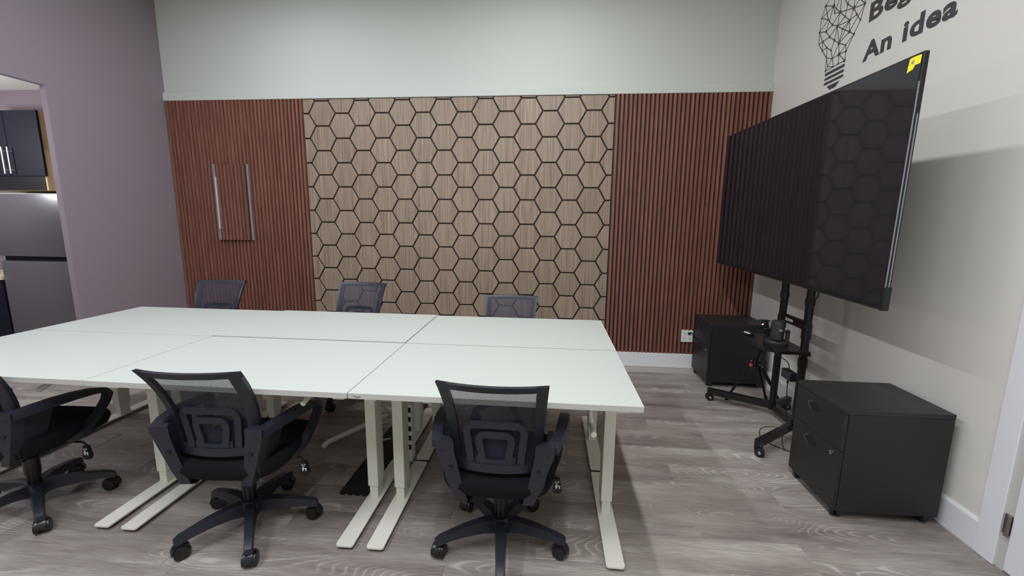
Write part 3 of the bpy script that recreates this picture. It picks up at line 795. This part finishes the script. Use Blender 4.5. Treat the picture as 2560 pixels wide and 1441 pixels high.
# cable with adapter brick hanging from the shelf
cbk = thing('power_adapter', 'black adapter brick hanging on a cable below the stand shelf', 'adapter', (1.75, -1.44, .475))
AB = Vector((1.75, -1.44, .475))
def cab(parent, name, pts, r, mat, org=AB, n=8):
    # smooth the polyline (Catmull-Rom)
    P = [Vector(p)-org for p in pts]; out = []
    for i in range(len(P)-1):
        p0, p1, p2, p3 = P[max(i-1, 0)], P[i], P[i+1], P[min(i+2, len(P)-1)]
        for k in range(6):
            t_ = k/6; out.append(.5*((2*p1)+(-p0+p2)*t_+(2*p0-5*p1+4*p2-p3)*t_*t_+(-p0+3*p1-3*p2+p3)*t_**3))
    out.append(P[-1]); return MB().tube(out, r, n).build(name, mat, parent)
MB().box(-.022, .022, -.058, .052, -.030, .030, .004).build('brick', M['plastic_dk'], cbk)
cab(cbk, 'upper_cable', [(1.665, -1.42, SHZ+.009), (1.645, -1.435, SHZ+.009), (1.665, -1.455, SHZ-.02), (1.73, -1.452, .56), (1.75, -1.44, .503)], .003, M['rubber'])
cab(cbk, 'lower_cable', [(1.75, -1.44, .42), (1.75, -1.44, .38), (1.755, -1.442, .30), (1.765, -1.44, .19), (1.77, -1.46, .13), (1.74, -1.50, .11), (1.70, -1.54, .06), (1.70, -1.58, .006)], .003, M['rubber'])
MB().tube([(0, 0, -.028), (0, 0, -.06)], .006, 8).build('strain_relief', M['rubber'], cbk)
ps = thing('power_strip', 'grey power strip with plugs on the floor behind stand and drawer cabinet', 'power strip', (1.99, -1.50, 0))
MB().box(-.025, .025, -.11, .11, 0, .035, .006).build('body', M['alu'], ps)
for yy in (-.06, .0, .06): MB().box(-.014, .014, yy-.018, yy+.018, .035, .075, .005).build('plug', M['rubber'], ps)
cl = thing('floor_cable', 'thin black cable looping on the floor by the stand foot', 'cable', (1.80, -1.45, 0))
cab(cl, 'loop', [(1.97, -1.50, .05), (1.86, -1.42, .06), (1.74, -1.34, .05), (1.66, -1.35, .035), (1.62, -1.43, .02), (1.66, -1.52, .006), (1.78, -1.62, .004)], .0028, M['rubber'], Vector((1.80, -1.45, 0)))
tvc = thing('television_cable', 'thin black cable drooping from television to the right post', 'cable', (1.80, -1.42, 1.08))
cab(tvc, 'cord', [(1.757, -1.62, 1.20), (1.775, -1.60, 1.10), (1.81, -1.535, 1.02), (1.865, -1.385, .955)], .0035, M['rubber'], Vector((1.80, -1.42, 1.08)))

# tripod in the corner
TX, TY = 1.80, -.885
tp = thing('tripod', 'small black tripod with orange lever standing behind the television stand', 'tripod', (TX, TY, 0))
HB = .37
legs_t = [(-.155, .10), (.245, .0), (.17, .10)]
for i, (dx, dy) in enumerate(legs_t):
    l_ = MB(); l_.tube([(dx*.12, dy*.12, HB), (dx*.55, dy*.55, HB*.52)], .014, 10)
    lo_ = l_.build('leg', M['stand'], tp)
    MB().tube([(dx*.55, dy*.55, HB*.52), (dx*.97, dy*.97, .02)], .010, 10).build('lower_leg', M['stand'], lo_)
    MB().tube([(dx*.9, dy*.9, .05), (dx, dy, 0.004)], [.014, .012], 10).build('rubber_foot', M['rubber'], lo_)
c_ = MB(); c_.tube([(0, 0, HB-.03), (0, 0, HB+.03)], .026, 14); c_.tube([(0, 0, HB), (.043, -.060, .60)], .014, 12); c_.tube([(.019, -.026, .47), (.024, -.034, .50)], .019, 12)
c_.build('centre_column', M['stand'], tp)
tag(MB().box(-.040, -.018, -.012, .012, HB-.035, HB-.012, .004).build('lever', M['orange'], tp), 'orange lever')
kb = MB()
for (dx, dy, dz) in ((-.03, .0, .012), (.03, -.01, -.014), (.048, -.01, -.03)): kb.lathe([(.001, -.007), (.007, -.004), (.007, .004), (.001, .007)], 8, T=Matrix.Translation((dx, dy, HB+dz)))
tag(kb.build('joint_bolt', M['chrome'], tp), 'bright joint bolts')
HX, HY = .043, -.058
hd_ = MB(); hd_.tube([(HX, HY, .59), (HX, HY, .66)], .017, 12); hd_.box(HX-.045, HX+.03, HY-.03, HY+.03, .66, .672, .003); hd_.box(HX-.05, HX-.01, HY-.02, HY+.02, .675, .72, .005); hd_.box(HX-.075, HX, HY-.015, HY+.015, .722, .732, .002)
hd_.build('head', M['plastic_dk'], tp)
MB().lathe([(.001, -.005), (.006, -.003), (.006, .003), (.001, .005)], 8, T=Matrix.Translation((HX-.052, HY-.012, .70))).build('indicator', M['led'], tp)

# ------------------------------------------------------------------ black drawer cabinets
def make_cabinet(label, x0, y0, w, d, h, loc_rz=0):
    """front faces -x; x0,y0 = near left corner on the floor"""
    t = thing('drawer_cabinet', label, 'cabinet', (x0+w/2, y0+d/2, 0), loc_rz, 'black two-drawer cabinets on casters')
    X0, X1, Y0, Y1 = -w/2, w/2, -d/2, d/2; zb = .045
    c = MB(); c.box(X0+.02, X1, Y0, Y1, zb, h-.025, .0015); c.build('body', M['cab'], t)
    MB().box(X0, X1, Y0-.001, Y1+.001, h-.024, h, .0015).build('top', M['cab_top'], t)
    zm = zb+.318
    for k, (z0, z1) in enumerate(((zb+.002, zm-.0015), (zm+.0015, h-.027))):
        dr_ = MB(); dr_.box(X0, X0+.0185, Y0+.0015, Y1-.0015, z0, z1, .0018)
        do = dr_.build('drawer_front', M['cab'], t)
        # finger pull: flat dark disc as the recess, lighter crescent as its painted highlight
        yc, zc = Y1-.165, z1-.060
        hnd = MB()
        hnd.prism([(yc+.052*math.cos(2*PI*q/20), zc+.026*math.sin(2*PI*q/20)) for q in range(20)], X0-.0008, X0+.001, 'x')
        cr = [(yc+.054*math.cos(math.radians(-75+10*q)), zc+.028*math.sin(math.radians(-75+10*q))) for q in range(16)]
        ci = [(yc-.004+.046*math.cos(math.radians(-65+10*q)), zc+.020*math.sin(math.radians(-65+10*q))) for q in range(14)]
        hg = MB().prism(cr+ci[::-1], X0-.0022, X0-.0005, 'x').build('pull_rim', M['rim'], do)
        hnd.build('pull', M['rubber'], do)
    lk = MB(); lk.lathe([(.011, 0), (.011, .004), (.008, .006)], 16, T=Matrix.Translation((X0, Y0+.062, zm-.034)) @ Matrix.Rotation(-PI/2, 4, 'Y'))
    lk.box(X0-.0075, X0-.005, Y0+.061, Y0+.063, zm-.040, zm-.028)
    tag(lk.build('lock', M['chrome'], t), 'round chrome lock')
    cm2 = MB()
    for sg in (-1, 1): cm2.lathe([(.017, -.009), (.0215, -.006), (.0215, .006), (.017, .009)], 14, T=Matrix.Translation((0, sg*.012, .0215)) @ Matrix.Rotation(PI/2, 4, 'X'))
    cm2.box(-.012, .012, -.018, .018, .03, .046, .003)
    cmm = cm2.mesh('caster', M['plastic_dk'])
    for (cx_, cy_, rz_) in ((X0+.035, Y0+.035, 1.2), (X0+.035, Y1-.04, 1.5), (X1-.045, Y0+.035, .4), (X1-.045, Y1-.04, .9), (X0+.06, (Y0+Y1)/2, 1.1)):
        inst('caster', cmm, t, (cx_, cy_, 0), rz_)
    return t
make_cabinet('black two-drawer cabinet in the foreground, beside the white door casing', 1.587, -2.228, .492, .398, .585)
make_cabinet('black two-drawer cabinet in the far corner, behind the tripod and television stand', 1.575, -.508, .492, .398, .585)
# black cord with plug from the outlet in front of the far cabinet
pc = thing('plugged_cord', 'short black cord running from the wall outlet past the corner cabinet', 'cable', (1.60, -.04, .33))
OO = Vector((1.60, -.04, .33))
cab(pc, 'cord', [(1.560, -.045, .372), (1.568, -.06, .385), (1.570, -.12, .372), (1.562, -.24, .33), (1.560, -.33, .30)], .004, M['rubber'], OO)
MB().box(-.06, -.035, -.01, .012, .028, .052, .003).build('plug', M['rubber'], pc)

# ------------------------------------------------------------------ wall lettering and bulb decal
XD = XR-.0006
Nd = [(-0.6832, 3.0582, 12), (-0.7814, 3.0135, 14), (-0.9386, 2.9539, 10), (-1.0094, 2.898, 14), (-1.1142, 2.877, 10), (-0.8645, 2.9369, 13), (-0.8013, 2.9557, 4), (-1.046, 2.8428, 9), (-0.6504, 2.988, 7), (-0.733, 2.9447, 8), (-0.9241, 2.883, 8), (-0.981, 2.8345, 10), (-1.0899, 2.7891, 8), (-0.7918, 2.8849, 10), (-0.8514, 2.8517, 11), (-0.9153, 2.8068, 9), (-0.9928, 2.7591, 13), (-1.0427, 2.7232, 10), (-0.6427, 2.8941, 9), (-0.7253, 2.8673, 11), (-0.7749, 2.8109, 10), (-0.6963, 2.8089, 10), (-0.838, 2.765, 11), (-0.8939, 2.7227, 13), (-0.9701, 2.6835, 8), (-0.6529, 2.8055, 5), (-0.7589, 2.7438, 8), (-0.7041, 2.7442, 8), (-0.8136, 2.7063, 8), (-0.9818, 2.6406, 10), (-0.9105, 2.6459, 15), (-0.7685, 2.6707, 7), (-0.8382, 2.6428, 7), (-0.979, 2.5805, 12), (-0.9139, 2.5821, 8), (-0.7928, 2.6036, 5), (-0.8625, 2.5804, 6), (-0.7726, 2.5774, 7), (-0.7361, 3.0997, 9), (-0.7863, 3.0924, 10), (-0.8577, 3.0704, 9), (-0.8872, 3.0199, 8), (-0.9527, 3.0087, 10), (-1.003, 3.0001, 9), (-1.0578, 2.9317, 8), (-1.1, 2.9494, 10), (-0.9517, 3.0758, 9), (-0.8379, 3.1368, 9), (-1.0395, 3.0244, 9)]
T1, T2, T3, T4, T5, T6, T7, T8, T9, T10, T11 = range(39, 50)
E_ = [(1, 2), (1, 9), (1, 10), (1, T1), (2, 9), (2, 7), (2, 6), (2, T2), (2, 20), (7, 6), (6, 4), (6, 11), (6, 15), (6, 14), (7, T3), (6, T3), (9, 10), (10, 14), (10, 19), (9, 19), (14, 15), (14, 20), (3, 4), (3, 11), (3, T4), (3, T5), (4, 8), (4, 5), (4, 12), (4, T6), (4, T7), (5, T8), (5, T7), (5, 13), (5, 17), (8, 12), (8, 13), (11, 12), (11, 15), (12, 15), (12, 17), (12, 16), (12, 24), (13, 18), (15, 16), (15, 21), (15, 23), (15, 24), (16, 17), (16, 24), (17, 18), (17, 24), (18, 25), (18, 30), (19, 20), (19, 22), (19, 26), (20, 21), (21, 22), (21, 23), (22, 26), (22, 27), (22, 28), (23, 24), (23, 29), (24, 25), (24, 31), (24, 33), (25, 30), (25, 31), (26, 28), (27, 28), (27, 29), (27, 32), (28, 32), (29, 33), (30, 31), (30, 34), (31, 33), (31, 34), (31, 35), (32, 33), (32, 36), (32, 38), (33, 36), (33, 37), (34, 35), (35, 38), (36, 37), (36, 38), (T1, T2), (T2, T3), (T3, T4), (T4, T5), (T5, T6), (T6, T7), (T7, T8), (T1, T10), (T10, T9), (T9, T11), (T11, T8), (T3, T10), (T5, T9), (T6, T11)]
bd = thing('light_bulb_decal', 'dark light bulb decal drawn as joined dots and lines on the right wall', 'wall decal', (XD, -.88, 2.43))
net = MB(); net2 = MB()
def q2(y, z, x=0): return (x, y+.88, z-2.43)
for a, b2 in E_:
    pa, pb = Nd[a-1], Nd[b2-1]; dy, dz = pb[0]-pa[0], pb[1]-pa[1]; l = math.hypot(dy, dz); w = .0028; ny, nz = -dz/l*w, dy/l*w
    net.prism([(pa[0]+ny+.88, pa[1]+nz-2.43), (pb[0]+ny+.88, pb[1]+nz-2.43), (pb[0]-ny+.88, pb[1]-nz-2.43), (pa[0]-ny+.88, pa[1]-nz-2.43)], -.0004, .0003, 'x')
for (y, z, r) in Nd:
    rr = r*.0010
    MB().prism([(y+.88+rr*math.cos(2*PI*k/10), z-2.43+rr*math.sin(2*PI*k/10)) for k in range(10)], -.0006, .0003, 'x').build('dot', M['ink'], bd)
net.build('line_network', M['ink'], bd)
for (z0, z1) in ((2.540, 2.5605), (2.5075, 2.526), (2.475, 2.4935)):
    MB().prism([(y+.88, z-2.43) for y, z in rrect(-.9865, -.775, z0, z1, .008, 3)], -.0006, .0003, 'x').build('screw_thread', M['ink'], bd)
MB().prism([(-.8126+.88, 2.461-2.43), (-.9529+.88, 2.461-2.43), (-.9121+.88, -.001), (-.8493+.88, -.001)], -.0006, .0003, 'x').build('bulb_tip', M['ink'], bd)
wt = thing('wall_lettering', 'bold dark words on right wall above the television, reading An idea', 'wall lettering', (XD, -1.16, 2.51))
text_mesh('letter', 'An idea', M['ink'], .650, .110, .036, onwall(.0003, 0, 0), wt, .0009)
text_mesh('letter', 'Begins', M['ink'], .590, .110, .036, onwall(.0003, -.012, .233), wt, .0009)

# ------------------------------------------------------------------ kitchen seen through the opening
fr = thing('refrigerator', 'stainless steel refrigerator in the kitchen left of the purple wall', 'refrigerator', (-4.53, -.575, 0))
MB().box(-.42, .40, -.165, .18, .03, 1.655, .004).build('body', M['plastic_dk'], fr)
MB().box(-.422, .402, -.225, -.165, 1.096, 1.662, .008, seg=2).build('upper_door', M['steel'], fr)
MB().box(-.422, .402, -.225, -.165, .06, 1.052, .008, seg=2).build('lower_door', M['steel'], fr)
tag(MB().box(-.422, .402, -.185, -.16, 1.05, 1.098).build('handle_recess', M['rubber'], fr), 'dark grip gap between the doors')
tag(MB().box(-.423, .403, -.226, .18, 1.662, 1.668).build('top_cap', M['pale_strip'], fr), 'pale top edge')
kc = thing('wall_cabinet', 'dark navy wall cabinet with birch side above the refrigerator', 'cabinet', (-4.78, -.54, 1.70))
MB().box(-.335, .318, -.16, .16, .0, .70, .001).build('carcass', M['birch'], kc)
for x0, x1, hx in ((-.335, -.005, -.028), (.0, .335, .032)):
    d_ = MB().box(x0, x1, -.18, -.16, .128, .70, .002).build('door', M['kit_door'], kc)
    h_ = MB(); h_.tube([(hx, -.212, .145), (hx, -.212, .38)], .006, 8)
    for z in (.18, .345): h_.tube([(hx, -.212, z), (hx, -.18, z)], .0045, 8)
    tag(h_.build('bar_handle', M['pale_strip'], d_), 'silver bar handle')
MB().box(-.335, .300, -.165, -.16, .0, .126).build('filler_board', M['plastic_dk'], kc)
lw = thing('base_cabinet', 'dark base cabinet with beige worktop left of the refrigerator', 'cabinet', (-5.40, -.58, 0))
MB().box(-.42, .43, -.20, .18, .08, .87, .002).build('body', M['kit_door'], lw)
MB().box(-.43, .44, -.235, .19, .87, .91, .003).build('worktop', M['counter'], lw)
MB().box(.2, .425, -.222, -.20, .10, .86, .002).build('door', M['kit_door'], lw)
h_ = MB(); h_.tube([(.28, -.25, .80), (.38, -.25, .80)], .005, 8); h_.tube([(.29, -.25, .80), (.29, -.22, .80)], .004, 6); h_.tube([(.37, -.25, .80), (.37, -.22, .80)], .004, 6)
tag(h_.build('bar_handle', M['pale_strip'], lw), 'silver bar handle')

kp = thing('pendant_lamp', 'white globe lamp hanging from the kitchen ceiling, outside the picture', 'light', (-5.0, -1.6, 2.67))  # invented fitting to go with the kitchen fill light, out of view
MB().tube([(0, 0, 0), (0, 0, -.38)], .004, 8).build('cord', M['rubber'], kp)
MB().lathe([(.01, -.40), (.05, -.39), (.05, -.38), (.01, -.375)], 16).build('cap', M['trim'], kp)
# ------------------------------------------------------------------ clutter under the desks
cc = thing('cable_cover', 'flat black cable cover running along floor beneath middle desks', 'cable cover', (-.882, -1.72, 0))
k = MB(); k.prism([(-.088, 0), (-.07, .012), (.07, .012), (.088, 0)], -.57, .56, 'y'); k.build('cover', M['rubber'], cc)
for x in (-.06, -.02, .02, .06): MB().box(x-.012, x+.012, -.582, -.565, 0, .010, .001).build('connector_tooth', M['rubber'], cc)
pb = thing('socket_bar', 'white socket bar with black outlets standing behind the front desk legs', 'power strip', (-.678, -1.93, 0))
MB().box(-.012, .012, -.03, .03, 0.0, .38, .003).build('body', M['wplastic'], pb)
for z in (.10, .16, .22, .28, .34): MB().box(-.009, .009, -.0310, -.0296, z-.016, z+.016).build('outlet', M['rubber'], pb)
wc = thing('white_cable', 'coiled white cable lying on the black cable cover beneath the desks', 'cable', (-.995, -1.60, 0))
OW = Vector((-.95, -1.35, 0))
cab(wc, 'coil', [(-1.02, -1.30, .006), (-.99, -1.29, .03), (-.93, -1.28, .10), (-.97, -1.33, .19), (-.86, -1.38, .20), (-.84, -1.42, .14), (-.93, -1.45, .10), (-.96, -1.48, .06), (-.90, -1.52, .03), (-.84, -1.50, .03)], .006, M['cable_w'], OW)
cab(wc, 'lead', [(-1.04, -1.36, .006), (-1.0, -1.33, .02), (-.90, -1.38, .05), (-.82, -1.40, .10)], .005, M['cable_w'], OW)
wb = thing('white_foot_bar', 'loose white metal bar with a bent end on floor behind middle chair', 'metal bar', (-1.2, -1.72, 0))
cab(wb, 'bar', [(-1.285, -1.875, .012), (-1.275, -1.845, .030), (-1.245, -1.80, .034), (-1.14, -1.62, .034), (-1.03, -1.44, .034)], .016, M['white_metal'], Vector((-1.2, -1.72, 0)), 10)
hc = thing('hanging_cables', 'two thin black cables hanging down behind the middle chair', 'cable', (-1.15, -1.60, .2))
OH = Vector((-1.15, -1.60, .2))
cab(hc, 'cable', [(-1.20, -1.60, .68), (-1.17, -1.60, .45), (-1.12, -1.60, .20), (-1.11, -1.60, .06)], .005, M['rubber'], OH)
cab(hc, 'cable', [(-1.10, -1.58, .68), (-1.085, -1.58, .40), (-1.07, -1.58, .20), (-1.065, -1.58, .06)], .005, M['rubber'], OH)
